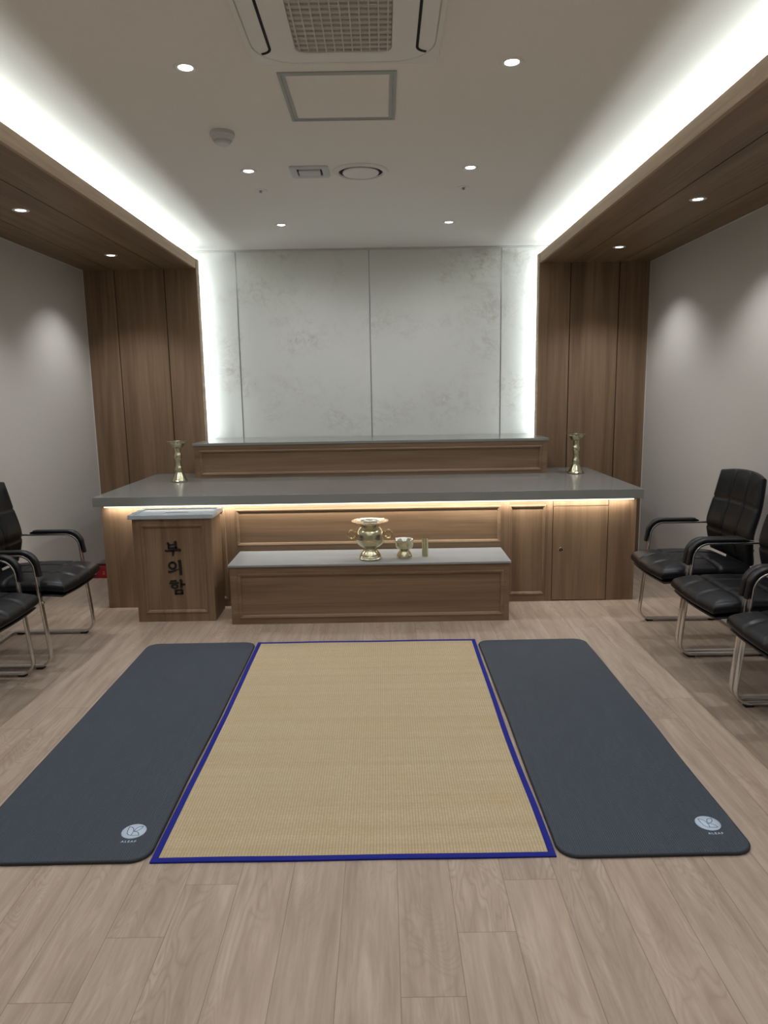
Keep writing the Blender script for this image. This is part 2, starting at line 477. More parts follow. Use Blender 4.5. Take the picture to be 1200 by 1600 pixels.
for side, x, s in (('left', IL-.10, 1), ('right', IR+.10, -1)):
    t = thing('wall_light_strip', 'upright light strip behind the %s wooden column, glowing on the marble' % side, 'light strip', (x, YW+COLT+.02, .9))
    bm = bmesh.new(); box(bm, -.012, .012, -.018, .01, 0, 1.5, .002); link('channel', bm, plast_m, t)
    bm = bmesh.new(); box(bm, -.008, .008, .01, .012, 0.0, 1.5); link('diffuser', bm, led_m, t)
    area(t, (0, .014, .75), (PI/2, 0, 0), .016, 1.5, P_HALO, C_HALO)

def downlight(x, y, z, power, label, group, first=[]):
    if not first:
        t = thing('downlight', label, 'ceiling light', (x, y, z), 0, group)
        bm = bmesh.new()
        lathe(bm, [(.026, -.0005), (.031, -.003), (.040, -.003), (.044, -.0005), (.044, .0)], 40, cap=False)
        lathe(bm, [(.026, -.0005), (.024, .004)], 40, cap=False)
        link('trim_ring', bm, plast_m, t)
        bm = bmesh.new(); lathe(bm, [(.0, -.0009), (.026, -.0009), (.026, -.0003)], 40, cap=False); link('lens', bm, lens_m, t)
        first.append(t)
    else:
        t = first[0].copy(); COL.objects.link(t)
        for ch in first[0].children:
            if ch.type == 'MESH':
                c = ch.copy(); COL.objects.link(c); c.parent = t
        t.location = (x, y, z); t['label'] = label; t['group'] = group
    ld = bpy.data.lights.new('lamp', 'SPOT'); ld.energy = power; ld.color = C_DOWN
    ld.spot_size = math.radians(SPOT if z > 2.4 else SPOT_S); ld.spot_blend = 1.0 if z > 2.4 else .75; ld.shadow_soft_size = .010 if z < 2.4 else .018
    o = bpy.data.objects.new('lamp', ld); COL.objects.link(o); o.parent = t; o.location = (0, 0, -.035)
    return t
SPOT, SPOT_S = 168, 114
rows = [(2.80, 'beside the air conditioner'), (4.027, 'level with the ceiling vents'), (5.27, 'nearest the marble wall')]
for y, nm in rows:
    for x, sd in ((-.685, 'left'), (.482, 'right')):
        downlight(x, y, ZC, P_DOWN, 'round white ceiling downlight, %s one of the pair %s' % (sd, nm), 'recessed ceiling downlights')
for y, nm in ((.95, 'just above'), (-.6, 'behind')):  # unseen rows added for their light, spaced to suit the near floor's brightness
    for x, sd in ((-.685, 'left'), (.482, 'right')):
        downlight(x, y, ZC, P_DOWN, 'unseen added ceiling downlight %s the camera, on the %s' % (nm, sd), 'unseen ceiling downlights added for their light')
for x, sd in ((-1.897, 'left'), (1.685, 'right')):
    for y, nm in ((4.02, 'nearer the camera'), (5.30, 'nearer the column')):
        downlight(x, y, ZS, P_SOFFIT, 'small round downlight in the %s wooden soffit, %s' % (sd, nm), 'soffit downlights')
    for y, nm in ((2.74, 'third'), (1.46, 'fourth'), (.18, 'fifth'), (-1.1, 'sixth')):
        downlight(x, y, ZS, P_SOFFIT, '%s downlight from the column in the %s soffit, outside the picture' % (nm, sd), 'soffit downlights outside the picture')

# ------------------------------------------------------------------ ceiling fittings
def rr_ring(cx, cy, w_, h_, r, z, k=10):
    return [(cx+x, cy+y, z) for x, y in rrect(w_, h_, r, k)]
def loft(bm, rings, mi=0, cap0=False, cap1=False, smooth=False):
    R = [[bm.verts.new(p) for p in r] for r in rings]
    n = len(R[0])
    for a, b in zip(R, R[1:]):
        for k in range(n):
            f = bm.faces.new((a[k], a[(k+1) % n], b[(k+1) % n], b[k])); f.material_index = mi; f.smooth = smooth
    if cap0: bm.faces.new(R[0]).material_index = mi
    if cap1: bm.faces.new(R[-1]).material_index = mi
# air conditioner cassette
AX, AY = -.112, 2.435
t = thing('air_conditioner', 'white ceiling cassette air conditioner with square grille and curved black slots', 'air conditioner', (AX, AY, ZC))
bm = bmesh.new()
W_ = .655
loft(bm, [rr_ring(0, 0, W_, W_, .004, 0), rr_ring(0, 0, W_, W_, .004, -.013), rr_ring(0, 0, W_-.006, W_-.006, .004, -.015),
          rr_ring(0, 0, .62, .63, .145, -.013), rr_ring(0, 0, .616, .626, .143, -.007), rr_ring(0, 0, .608, .618, .14, -.0135),
          rr_ring(0, 0, .42, .50, .06, -.0165), rr_ring(0, 0, .335, .48, .035, -.0165), rr_ring(0, 0, .325, .47, .033, -.014), rr_ring(0, 0, .322, .468, .032, -.006)], 0, auto if False else False, False)
link('panel', bm, plast_m, t, auto=35)
bm = bmesh.new(); box(bm, -.165, .165, -.237, .237, -.0045, -.001); link('filter', bm, dark_m, t)
bm = bmesh.new()
for i in range(11):
    x = -.148+i*.0296; box(bm, x-.0024, x+.0024, -.234, .234, -.0135, -.006)
for i in range(15):
    y = -.229+i*.0327
    box(bm, -.16, .16, y-.0018, y+.0018, -.0132, -.0058)
link('grille', bm, grid_m, t)
bm = bmesh.new()
for i in range(14):
    y = -.229+i*.0327
    fl = bmesh.new(); box(fl, -.16, .16, -.0115, .0115, -.0008, .0008)
    merge(bm, fl, 0, Matrix.Translation((0, y+.0185, -.0085)) @ Matrix.Rotation(math.radians(12), 4, 'X'))
link('louvre', bm, filt_m, t)
for s in (-1, 1):
    path = []
    for k in range(9, 0, -1):
        a = math.radians(78*k/9); path.append(Vector((s*(.247+.040*(1-math.cos(a))), -.195-.040*math.sin(a), -.0160)))
    path += [Vector((s*.247, y, -.0160)) for y in (-.195, -.07, .07, .195)]
    for k in range(1, 10):
        a = math.radians(78*k/9); path.append(Vector((s*(.247+.040*(1-math.cos(a))), .195+.040*math.sin(a), -.0160)))
    bm = bmesh.new(); sweep(bm, path, rrect(.0036, .0092, .0012, 2), up=Vector((0, 0, 1)))
    # width lies across the slot
    o = link('air_slot', bm, dark_m, t)
# access hatch
frame_m = plain('grey_painted_frame', sr(168, 174, 172), .5)
t = thing('access_hatch', 'white ceiling access hatch in a grey aluminium frame, behind the air conditioner', 'hatch', (-.1475, 3.088, ZC))
bm = bmesh.new()
for (w_, h_, i_, z_) in ((.440, .478, .012, -.004), (.412, .450, .013, -.0025)):
    loft(bm, [rr_ring(0, 0, w_, h_, .002, 0, 2), rr_ring(0, 0, w_, h_, .002, z_, 2), rr_ring(0, 0, w_-2*i_, h_-2*i_, .002, z_, 2), rr_ring(0, 0, w_-2*i_, h_-2*i_, .002, 0, 2)])
link('frame', bm, frame_m, t, auto=30)
bm = bmesh.new(); box(bm, -.190, .190, -.208, .208, -.002, -.0001, .0006); link('panel', bm, ceil_m, t)
# smoke detector
t = thing('smoke_detector', 'round white smoke detector hanging from the ceiling left of the hatch', 'smoke detector', (-.698, 3.455, ZC))
bm = bmesh.new(); lathe(bm, [(.054, 0), (.056, -.006), (.055, -.016), (.049, -.021), (.046, -.022)], 48); link('base', bm, plast_g, t, auto=35)
bm = bmesh.new(); lathe(bm, [(.046, -.021), (.047, -.028), (.043, -.036), (.037, -.037), (.036, -.032)], 48); link('cover', bm, plast_g, t, auto=35)
bm = bmesh.new(); lathe(bm, [(.035, -.034), (.036, -.044), (.030, -.050), (.0, -.052)], 48, cap=False); link('sensor_cap', bm, plast_g, t, auto=35)
# square vent
t = thing('square_air_vent', 'small rectangular white air vent beside the round one on the ceiling', 'air vent', (-.364, 4.05, ZC))
bm = bmesh.new()
loft(bm, [rr_ring(0, 0, .205, .20, .02, 0), rr_ring(0, 0, .205, .20, .02, -.005), rr_ring(0, 0, .195, .19, .018, -.008), rr_ring(0, 0, .135, .125, .01, -.008), rr_ring(0, 0, .13, .12, .008, -.003)])
link('frame', bm, plast_g, t, auto=35)
bm = bmesh.new(); box(bm, -.065, .065, -.06, .06, -.0030, -.0005); link('opening', bm, dark_m, t)
bm = bmesh.new()
loft(bm, [rr_ring(.0, -.012, .112, .085, .008, -.003), rr_ring(0, -.012, .112, .085, .008, -.014), rr_ring(0, -.012, .104, .077, .006, -.016)], 0, False, True)
link('shutter', bm, plast_g, t, auto=35)
for k in range(4):
    bm = bmesh.new(); box(bm, -.05+k*.031, -.044+k*.031, .03, .057, -.0075, -.003); link('fin', bm, plast_g, t)
# round vent
t = thing('round_air_vent', 'round white ceiling air vent with a dark ring gap around its centre disc', 'air vent', (-.096, 4.065, ZC))
bm = bmesh.new(); lathe(bm, [(.147, 0), (.147, -.004), (.140, -.009), (.128, -.012), (.119, -.010), (.116, -.002)], 64, cap=False); link('outer_ring', bm, plast_m, t, auto=40)
bm = bmesh.new(); lathe(bm, [(0, -.0012), (.118, -.0012)], 64, cap=False); link('opening', bm, dark_m, t)
bm = bmesh.new(); lathe(bm, [(.094, -.002), (.097, -.008), (.094, -.012), (.05, -.0135), (0, -.0138)], 64, cap=False); link('centre_disc', bm, plast_m, t, auto=40)
# sprinkler heads
for x, y, nm in ((-.682, 4.395, 'left'), (.487, 4.40, 'right')):
    t = thing('sprinkler_head', 'tiny recessed sprinkler head with white plate, the %s one of two' % nm, 'sprinkler', (x, y, ZC), 0, 'ceiling sprinklers')
    bm = bmesh.new(); lathe(bm, [(.036, 0), (.035, -.003), (.022, -.006), (.013, -.004), (.012, -.001)], 32, cap=False); link('escutcheon', bm, plast_m, t, auto=40)
    bm = bmesh.new(); lathe(bm, [(0, -.001), (.0125, -.001)], 24, cap=False); link('recess', bm, dark_m, t)
    bm = bmesh.new(); lathe(bm, [(.004, -.001), (.004, -.010), (.009, -.012), (.009, -.0135), (0, -.0135)], 20, cap=False); link('deflector', bm, alu, t, auto=40)

# ------------------------------------------------------------------ altar furniture
MOULD = [(0, 0), (.0015, .0045), (.006, .006), (.011, .0055), (.013, .003), (.017, .002), (.021, -.003), (.022, -.0075)]
def panelled_front(bm, X0, X1, Z0, Z1, Y, hx0, hx1, hz0, hz1, th=.02):
    """a framed front: four boards round a recessed field"""
    box(bm, X0, hx0+.001, Y, Y+th, Z0, Z1); box(bm, hx1-.001, X1, Y, Y+th, Z0, Z1)
    box(bm, hx0, hx1, Y, Y+th, Z0, hz0+.001); box(bm, hx0, hx1, Y, Y+th, hz1-.001, Z1)
# main counter
CY, CX0, CX1, CB = 4.60, -1.832, 1.636, .684
t = thing('altar_counter', 'long wooden altar counter with panelled front and warm light under its top', 'altar', (-.098, CY, 0))
off = Matrix.Translation((.098, -CY, 0))
def part(name, bm, mats, parent, T=off, **k):
    bm.transform(T); return link(name, bm, mats, parent, **k)
bm = bmesh.new()
box(bm, CX0, CX1, CY+.020, YW-.002, 0, CB-.0005)
box(bm, CX0, CX0+.195, CY, CY+.022, 0, CB-.0005, 0, 0); box(bm, 1.457, CX1, CY, CY+.022, 0, CB-.0005, 0, 0)
part('body', bm, wood_z, t)
# framed middle section
bm = bmesh.new()
stiles = [(-1.30, -1.246), (-1.035, -.966), (.756, .812), (1.050, 1.094)]
bm.free()
for a, b in stiles:
    bm = bmesh.new(); box(bm, a, b, CY, CY+.021, 0, CB-.0006); part('stile', bm, wood_z, t)
for a, b, z0, z1 in ((-1.246, -1.035, 0, .046), (.812, 1.050, 0, .046), (-.966, .756, 0, .405), (-1.246, -1.035, .646, CB-.0006), (.812, 1.050, .646, CB-.0006), (-.966, .756, .646, CB-.0006)):
    bm = bmesh.new(); box(bm, a, b, CY, CY+.021, z0, z1); part('rail', bm, wood_x, t)
for a, b, z0, z1, mt in ((-1.246, -1.035, .046, .646, wood_z), (.812, 1.050, .046, .646, wood_z), (-.966, .756, .405, .646, wood_x)):
    bm = bmesh.new(); frame_sweep(bm, a-.002, b+.002, z0-.002, z1+.002, CY, MOULD); box(bm, a, b, CY+.0075, CY+.0205, z0, z1)
    part('panel_moulding', bm, mt, t)
for x0, x1, kx in ((1.098, 1.453, 1.152), (-1.651, -1.304, -1.36)):
    bm = bmesh.new(); box(bm, x0, x1, CY-.0005, CY+.018, .006, .632, .0008)
    d = part('door', bm, wood_z, t)
    bm = bmesh.new(); box(bm, x0-.0035, x1+.0035, CY+.0185, CY+.0199, 0, .636); part('door_gap', bm, dark_m, t)
    bm = bmesh.new()
    lathe(bm, [(.0135, 0), (.0135, .002), (.012, .003), (.0118, .001)], 28, cap=False)
    lathe(bm, [(0, .0011), (.0118, .0011)], 28, mi=1, cap=False)
    box(bm, -.001, .001, -.005, .005, .0011, .0016, 0, 0)
    bm.transform(Matrix.Translation((kx, CY-.0005, .346)) @ Matrix.Rotation(PI/2, 4, 'X'))
    part('lock', bm, [chrome, black_m], d)
    bm = bmesh.new(); box(bm, x0, x1, CY+.001, CY+.018, .637, CB-.0006); part('door_header', bm, wood_z, t)
# stone top
bm = bmesh.new(); box(bm, -1.872, 1.668, 4.562, YW-.001, CB, .745, .0025)
part('stone_top', bm, top_m, t)
bm = bmesh.new(); box(bm, CX0+.03, CX1-.03, CY-.035, CY-.023, CB-.006, CB-.0005, .001); part('light_strip', bm, led_w, t)
area(t, (0, -.029, CB-.0066), (math.radians(16), 0, 0), CX1-CX0-.08, .01, P_UNDER, C_UNDER)
# raised shelf at the back of the counter
SY, SZ0, SZ = 5.53, .745, 1.0156
t = thing('altar_shelf', 'raised wooden shelf with grey stone top standing on the counter before the marble', 'shelf', (-.098, SY, SZ0))
off2 = Matrix.Translation((.098, -SY, -SZ0))
bm = bmesh.new(); box(bm, -1.455, 1.262, SY+.022, YW-.001, SZ0, SZ-.02)
box(bm, IL+.01, IR-.01, YW-.002, YB-.006, SZ0, SZ-.02)
hx0, hx1, hz0, hz1 = -1.412, 1.220, .768, .957
panelled_front(bm, -1.455, 1.262, SZ0, SZ-.02, SY, hx0, hx1, hz0, hz1)
part('body', bm, wood_x, t, off2)
bm = bmesh.new(); frame_sweep(bm, hx0-.002, hx1+.002, hz0-.002, hz1+.002, SY, MOULD); box(bm, hx0, hx1, SY+.0075, SY+.021, hz0, hz1)
part('panel_moulding', bm, wood_x, t, off2)
bm = bmesh.new(); box(bm, -1.463, 1.270, SY-.006, YW-.001, SZ-.02, SZ, .0015); box(bm, IL+.008, IR-.008, YW-.004, YB-.005, SZ-.02, SZ-.0001)
part('stone_top', bm, top_m, t, off2)
# low bench for incense
BY, BZ = 4.210, .372
t = thing('incense_bench', 'low wooden bench with pale grey top standing before the counter', 'bench', (-.095, BY, 0))
off3 = Matrix.Translation((.095, -BY, 0))
bm = bmesh.new(); box(bm, -.937, .748, BY+.022, CY-.012, 0, BZ-.013)
hx0, hx1, hz0, hz1 = -.890, .713, .037, .316
panelled_front(bm, -.937, .748, 0, BZ-.013, BY, hx0, hx1, hz0, hz1)
part('body', bm, wood_x, t, off3)
bm = bmesh.new(); frame_sweep(bm, hx0-.002, hx1+.002, hz0-.002, hz1+.002, BY, MOULD); box(bm, hx0, hx1, BY+.0075, BY+.021, hz0, hz1)
part('panel_moulding', bm, wood_x, t, off3)
bm = bmesh.new(); box(bm, -.946, .757, BY-.010, CY-.011, BZ-.013, BZ, .0015); part('stone_top', bm, bench_top_m, t, off3)
# condolence box
DX, DY = -1.292, 4.290
t = thing('condolence_money_box', 'upright wooden box with black Korean letters and pale stone lid', 'donation box', (DX, DY, 0))
off4 = Matrix.Translation((-DX, -DY, 0))
bm = bmesh.new(); box(bm, -1.531, -1.054, DY+.022, 4.552, .0, .648)
hx0, hx1, hz0, hz1 = -1.482, -1.098, .055, .612
panelled_front(bm, -1.531, -1.054, 0, .648, DY, hx0, hx1, hz0, hz1)
box(bm, -1.527, -1.058, DY+.002, 4.55, 0, .003, 0, 0)
part('body', bm, wood_z, t, off4)
bm = bmesh.new(); frame_sweep(bm, hx0-.002, hx1+.002, hz0-.002, hz1+.002, DY, MOULD); box(bm, hx0, hx1, DY+.0075, DY+.021, hz0, hz1)
part('panel_moulding', bm, wood_z, t, off4)
bm = bmesh.new()
lx0, lx1, ly0, ly1 = -1.551, -1.034, 4.274, 4.555
box(bm, lx0, lx1, ly0, ly1, .648, .667, .0015)
for a in ((lx0, lx1, ly0, ly0+.022), (lx0, lx1, ly1-.022, ly1), (lx0, lx0+.03, ly0+.022, ly1-.022), (lx1-.03, lx1, ly0+.022, ly1-.022)):
    box(bm, *a, .6665, .6725, .0012)
lid = part('lid', bm, lid_m, t, off4)
bm = bmesh.new(); box(bm, -1.36, -1.22, 4.405, 4.417, .6668, .6676); part('coin_slot', bm, dark_m, lid, off4)
# the three letters, brushed strokes in relief (x right, z up, in pixels of a close view, 16 px to the frame pixel)
bm = bmesh.new()
SCL = 1.0/16/1123.5*4.30*1.01
ox, oz = -1.295, .461
def P(pts):  # close-view pixels -> metres; origin at the first letter's centre
    return [((x-345)*SCL+ox, -(y-290)*SCL+oz, 1) for x, y in pts]
def S(pts, w_, taper=(1, 1)):
    q = P(pts); n = len(q)
    q = [(x, z, taper[0]+(taper[1]-taper[0])*i/max(1, n-1)) for i, (x, z, _) in enumerate(q)]
    stroke(bm, q, w_*SCL, DY+.0035, DY+.0125)
def ring(cx, cy, rx, ry, w_, k=20):
    pts = [(cx+rx*math.cos(2*PI*i/k), cy+ry*math.sin(2*PI*i/k)) for i in range(k+1)]
    S(pts, w_)
# bu
S([(215, 130), (240, 160), (245, 220), (243, 295)], 42, (1.1, .9)); S([(400, 105), (425, 130), (425, 285)], 44, (1.2, .9))
S([(240, 200), (400, 180)], 30); S([(232, 280), (465, 262)], 34)
S([(140, 335), (190, 350), (330, 338), (500, 322), (545, 340)], 46, (.7, 1.2)); S([(345, 340), (350, 400), (335, 480)], 50, (1.1, .5))
part('letter', bm, black_m, t, off4); bm = bmesh.new()
# ui
ring(310, 730, 85, 82, 42); S([(290, 640), (330, 655)], 40)
S([(190, 885), (240, 895), (340, 870), (460, 825)], 42, (1, .5)); S([(480, 590), (500, 640), (510, 850), (510, 980)], 56, (1.1, .9))
part('letter', bm, black_m, t, off4); bm = bmesh.new()
# ham
S([(235, 1135), (385, 1125)], 34, (.9, 1.1)); S([(200, 1185), (320, 1195), (445, 1180)], 44, (.8, 1.0)); ring(335, 1275, 72, 46, 38)
S([(480, 1095), (505, 1130), (500, 1320)], 52, (1, .9)); S([(500, 1230), (605, 1225)], 44, (.9, .9))
S([(350, 1370), (350, 1495)], 44); S([(350, 1385), (520, 1370)], 34); S([(515, 1365), (515, 1475)], 46); S([(345, 1470), (545, 1462)], 36)
part('letter', bm, black_m, t, off4)

# ------------------------------------------------------------------ brassware
def petal(n, amp, zlo):
    def f(a, r, z):
        return r*(1+amp*(abs(math.cos(a*n/2))-.5)) if z > zlo else r
    return f
def candlestick(loc, label):
    t = thing('candlestick', label, 'candlestick', loc, 0, 'brass candlesticks')
    bm = bmesh.new()
    lathe(bm, [(0, 0), (.058, 0), (.0635, .003), (.0635, .008), (.059, .012), (.055, .016), (.048, .028), (.039, .046), (.031, .062), (.026, .070)], 56, cap=False)
    link('foot', bm, brass, t, auto=40)
    bm = bmesh.new()
    lathe(bm, [(.024, .068), (.026, .074), (.0285, .080), (.029, .092), (.0275, .104), (.0235, .112), (.021, .118), (.0205, .155), (.0225, .162),
               (.0275, .170), (.0290, .180), (.0290, .195), (.026, .206), (.0225, .212), (.022, .225), (.023, .250)], 48, cap=False)
    link('stem', bm, brass, t, auto=50)
    bm = bmesh.new()
    lathe(bm, [(.022, .248), (.034, .251), (.045, .262), (.052, .280), (.055, .296), (.053, .297), (.048, .283), (.036, .270), (.0, .268)], 64, cap=False, rfun=petal(8, .10, .262))
    link('cup', bm, brass, t, smooth=True)
    bm = bmesh.new()
    lathe(bm, [(.050, .292), (.066, .297), (.074, .3035), (.0745, .3045), (.064, .3005), (.050, .2955)], 96, cap=False, rfun=petal(10, .16, .2965))
    link('petal_rim', bm, brass_hi, t, smooth=True)
    bm = bmesh.new()
    lathe(bm, [(.020, .268), (.021, .300), (.019, .306), (.014, .306), (.013, .285), (0, .285)], 32, cap=False); link('candle_socket', bm, brass, t, auto=40)
    return t
c1 = candlestick((-1.535, 5.37, .745), 'tall brass candlestick at the left end of the grey counter top')
c2 = copy_tree(c1); c2.location = (1.473, 5.49, .745); c2['label'] = 'tall brass candlestick at the right end of the grey counter top'

t = thing('incense_burner', 'round-bellied brass incense burner with wide rim and two ring handles', 'incense burner', (-.089, 4.315, BZ))
bm = bmesh.new()
lathe(bm, [(0, 0), (.064, 0), (.069, .004), (.069, .010), (.065, .014), (.066, .020), (.062, .025), (.061, .031), (.054, .042), (.044, .054), (.038, .066), (.038, .074)], 64, cap=False)
link('foot', bm, brass, t, auto=35)
bm = bmesh.new()
lathe(bm, [(.037, .070), (.046, .076), (.062, .085), (.078, .099), (.087, .115), (.0885, .126), (.0895, .129), (.0885, .132), (.088, .140), (.087, .162), (.081, .180), (.070, .192), (.061, .199), (.057, .204), (.0565, .222)], 72, cap=False)
link('belly', bm, brass, t, auto=35)
bm = bmesh.new()
lathe(bm, [(.056, .218), (.058, .224), (.075, .229), (.108, .2345), (.113, .2375), (.113, .2395), (.109, .2395), (.075, .2355), (.060, .233), (.054, .230), (.051, .222), (.050, .19), (.0, .185)], 72, cap=False)
link('rim', bm, brass_hi, t, auto=50)
bm = bmesh.new(); lathe(bm, [(0, .2), (.0505, .2)], 48, cap=False); link('ash', bm, plain('grey_ash', sr(120, 116, 108), .95), t)
for s in (-1, 1):
    bm = bmesh.new()
    path = []
    for k in range(25):
        a = math.radians(-150+300*k/24)
        path.append(Vector((s*(.110+.024*math.cos(a)), 0, .156+.026*math.sin(a))))
    sweep(bm, path, [(.005*math.cos(q*PI/4), .005*math.sin(q*PI/4)) for q in range(8)], smooth=True)
    box(bm, *sorted((s*.086, s*.100)), -.005, .005, .166, .176, .002); box(bm, *sorted((s*.086, s*.102)), -.005, .005, .134, .144, .002)
    lathe(bm, [(0, .110), (.004, .113), (.0055, .119), (.003, .126), (.003, .134)], 16, c=(s*.102, 0, 0), cap=False)
    link('handle', bm, brass_gold, t, smooth=True)

t = thing('footed_incense_bowl', 'small footed brass bowl with scalloped rim beside the incense burner', 'bowl', (.120, 4.335, BZ))
bm = bmesh.new()
lathe(bm, [(0, 0), (.046, 0), (.048, .003), (.047, .012), (.044, .022), (.037, .036), (.028, .048), (.024, .055)], 48, cap=False); link('foot', bm, brass, t, auto=40)
bm = bmesh.new()
lathe(bm, [(.023, .053), (.040, .058), (.050, .066), (.055, .080), (.0565, .094), (.060, .108), (.064, .116)], 96, cap=False, rfun=petal(10, .06, .1)); link('bowl', bm, brass, t, smooth=True)
bm = bmesh.new()
lathe(bm, [(.064, .116), (.061, .1165), (.056, .106), (.052, .090), (.047, .074), (.035, .066), (0, .064)], 96, cap=False, rfun=petal(10, .06, .1)); link('bowl_inside', bm, silver, t, smooth=True)
t = thing('incense_cup', 'narrow straight brass incense stick cup at the right on the bench', 'cup', (.249, 4.36, BZ))
bm = bmesh.new()
lathe(bm, [(0, 0), (.0195, 0), (.0205, .002), (.0200, .006), (.0200, .112), (.0210, .116), (.0210, .119), (.0190, .119), (.0180, .114), (.0178, .01), (0, .01)], 40, cap=False)
link('tube', bm, brass, t, auto=40)

# ------------------------------------------------------------------ mats on the floor
def yoga_mat(x0, x1, y0, y1, logo, label, wob, name='exercise_mat'):
    cx, cy = (x0+x1)/2, (y0+y1)/2
    t = thing(name, label, 'exercise mat', (cx, cy, 0), 0, 'dark grey exercise mats')
    w_, h_ = x1-x0, y1-y0
    def ringp(ins, z):
        pts = []
        base = rrect(w_, h_, .062, 8)
        n = len(base)
        dense = []
        for i in range(n):
            a, b = base[i], base[(i+1) % n]
            L_ = math.hypot(b[0]-a[0], b[1]-a[1]); k = max(1, int(L_/.05))
            for j in range(k): dense.append((a[0]+(b[0]-a[0])*j/k, a[1]+(b[1]-a[1])*j/k))
        for x, y in dense:
            sx = (w_/2-ins)/(w_/2); sy = (h_/2-ins)/(h_/2)
            xx, yy = x*sx, y*sy
            xx += wob*(math.sin(yy*4.1+1)+.6*math.sin(yy*9+2))*(1 if x > 0 else .5)
            yy += wob*math.sin(xx*8)*.8
            pts.append((xx, yy, z))
        return pts
    bm = bmesh.new()
    loft(bm, [ringp(.003, 0), ringp(0, .003), ringp(0, .0085), ringp(.0015, .0110), ringp(.004, .012)], 0, True, False)
    link('foam_edge', bm, yoga_e, t, auto=50)
    bm = bmesh.new(); loft(bm, [ringp(.0035, .0116), ringp(.006, .0124)], 0, False, True); link('ribbed_top', bm, yoga_m, t)
    lx, ly = logo[0]-cx, logo[1]-cy
    bm = bmesh.new(); lathe(bm, [(.0385, .0122), (.0385, .01275), (0, .01275)], 48, c=(lx, ly, 0), cap=False); lg = link('logo_disc', bm, logo_m, t)
    bm = bmesh.new()
    shapes = [[(-22, 24), (-21, 4), (-18, -12), (-11, -20), (-3, -22), (-1, -8), (-2, 2), (-5, 13), (-12, 21), (-22, 24)],
              [(1, 0), (1, 10), (6, 20), (13, 24), (22, 26), (20, 14), (13, 3), (1, -1)],
              [(2, -3), (12, -4), (19, -12), (22, -22), (-3, -22), (-1, -8)]]
    for s_ in shapes:
        q = [(lx+x*.001, ly+y*.001) for x, y in s_]
        for (ax, ay), (bx, by) in zip(q, q[1:]):
            d = Vector((bx-ax, by-ay)); n_ = Vector((-d.y, d.x)).normalized()*.0011; e = d.normalized()*.0006
            bm.faces.new([bm.verts.new((p[0], p[1], .01283)) for p in ((ax-e.x+n_.x, ay-e.y+n_.y), (bx+e.x+n_.x, by+e.y+n_.y), (bx+e.x-n_.x, by+e.y-n_.y), (ax-e.x-n_.x, ay-e.y-n_.y))])
    link('logo_leaves', bm, logo_d, lg)
    # word below the disc
    cu = bpy.data.curves.new('word', 'FONT'); cu.body = 'ALEAF'; cu.size = .0135; cu.align_x = 'CENTER'; cu.align_y = 'CENTER'; cu.extrude = .0001; cu.space_character = 1.35; cu.offset = .0002
    to = bpy.data.objects.new('word', cu); COL.objects.link(to)
    dg = bpy.context.evaluated_depsgraph_get(); me = bpy.data.meshes.new_from_object(to.evaluated_get(dg))
    bpy.data.objects.remove(to); me.name = 'word_print'; me.materials.clear(); me.materials.append(logo_m)
    o = bpy.data.objects.new('word_print', me); COL.objects.link(o); o.parent = t; o.location = (lx+.001, ly-.054, .0127)
    return t
yoga_mat(-1.329, -.727, 1.955, 3.862, (-.818, 2.103), 'dark grey ribbed exercise mat with a round leaf logo, left of the straw mat', .0018)
yoga_mat(.508, 1.104, 1.948, 3.836, (1.017, 2.097), 'dark grey ribbed exercise mat with a round leaf logo, right of the straw mat', .0022)

t = thing('straw_mat', 'woven straw mat with blue cloth edging lying between two dark mats', 'straw mat', (-.109, 2.915, 0))
sx0, sx1, sy0, sy1 = -.722, .499, 1.957, 3.872
def edge_x(side, y):
    u = (y-sy0)/(sy1-sy0)
    if side < 0: return sx0+.004*math.sin(u*PI)-.0015*math.sin(u*9)
    return sx1-.006*math.sin(u*PI*1.0)+.0035*math.sin(u*11+.5)*(1-u)
def mz(x, y): return .0035+.0012*(.5+.5*math.sin(x*11+y*3))+.0010*(.5+.5*math.sin(y*17+x*2))
bm = bmesh.new(); nx, ny = 24, 48; g = []
for j in range(ny+1):
    y = sy0+(sy1-sy0)*j/ny; a, b = edge_x(-1, y)+.012, edge_x(1, y)-.012
    yy = sy0+.012+(sy1-sy0-.024)*j/ny
    g.append([bm.verts.new((a+(b-a)*i/nx+.109, yy-2.915, mz(a+(b-a)*i/nx, yy))) for i in range(nx+1)])
for j in range(ny):
    for i in range(nx): bm.faces.new((g[j][i], g[j][i+1], g[j+1][i+1], g[j+1][i]))
r_ = bmesh.ops.extrude_face_region(bm, geom=bm.faces[:])
for v in [e for e in r_['geom'] if isinstance(e, bmesh.types.BMVert)]: v.co.z = .0005
link('woven_field', bm, straw_m, t, auto=40)
def strip(name, pa, pb, w_):
    """binding tape folded over the edge from pa(u) inwards"""
    bm = bmesh.new(); rows_ = []
    K = 60
    for k in range(K+1):
        o_, i_ = pa(k/K), pb(k/K)
        o_ = Vector((o_[0], o_[1], 0)); i_ = Vector((i_[0], i_[1], 0)); d = (i_-o_)
        zt = mz(i_.x, i_.y)+.0014
        sec = [(0, .0004), (-.02, .002), (.0, zt-.0006), (.08, zt), (.5, zt+.0004), (.95, zt), (1, zt-.0012), (1, .0004)]
        rows_.append([bm.verts.new((o_.x+d.x*s+.109, o_.y+d.y*s-2.915, z)) for s, z in sec])
    for a, b in zip(rows_, rows_[1:]):
        for q in range(len(a)):
            bm.faces.new((a[q], a[(q+1) % len(a)], b[(q+1) % len(a)], b[q]))
    bm.faces.new(rows_[0]); bm.faces.new(rows_[-1])
    link(name, bm, blue_m, t, auto=50)
TW = .021
Yf = lambda u: sy0+(sy1-sy0)*u
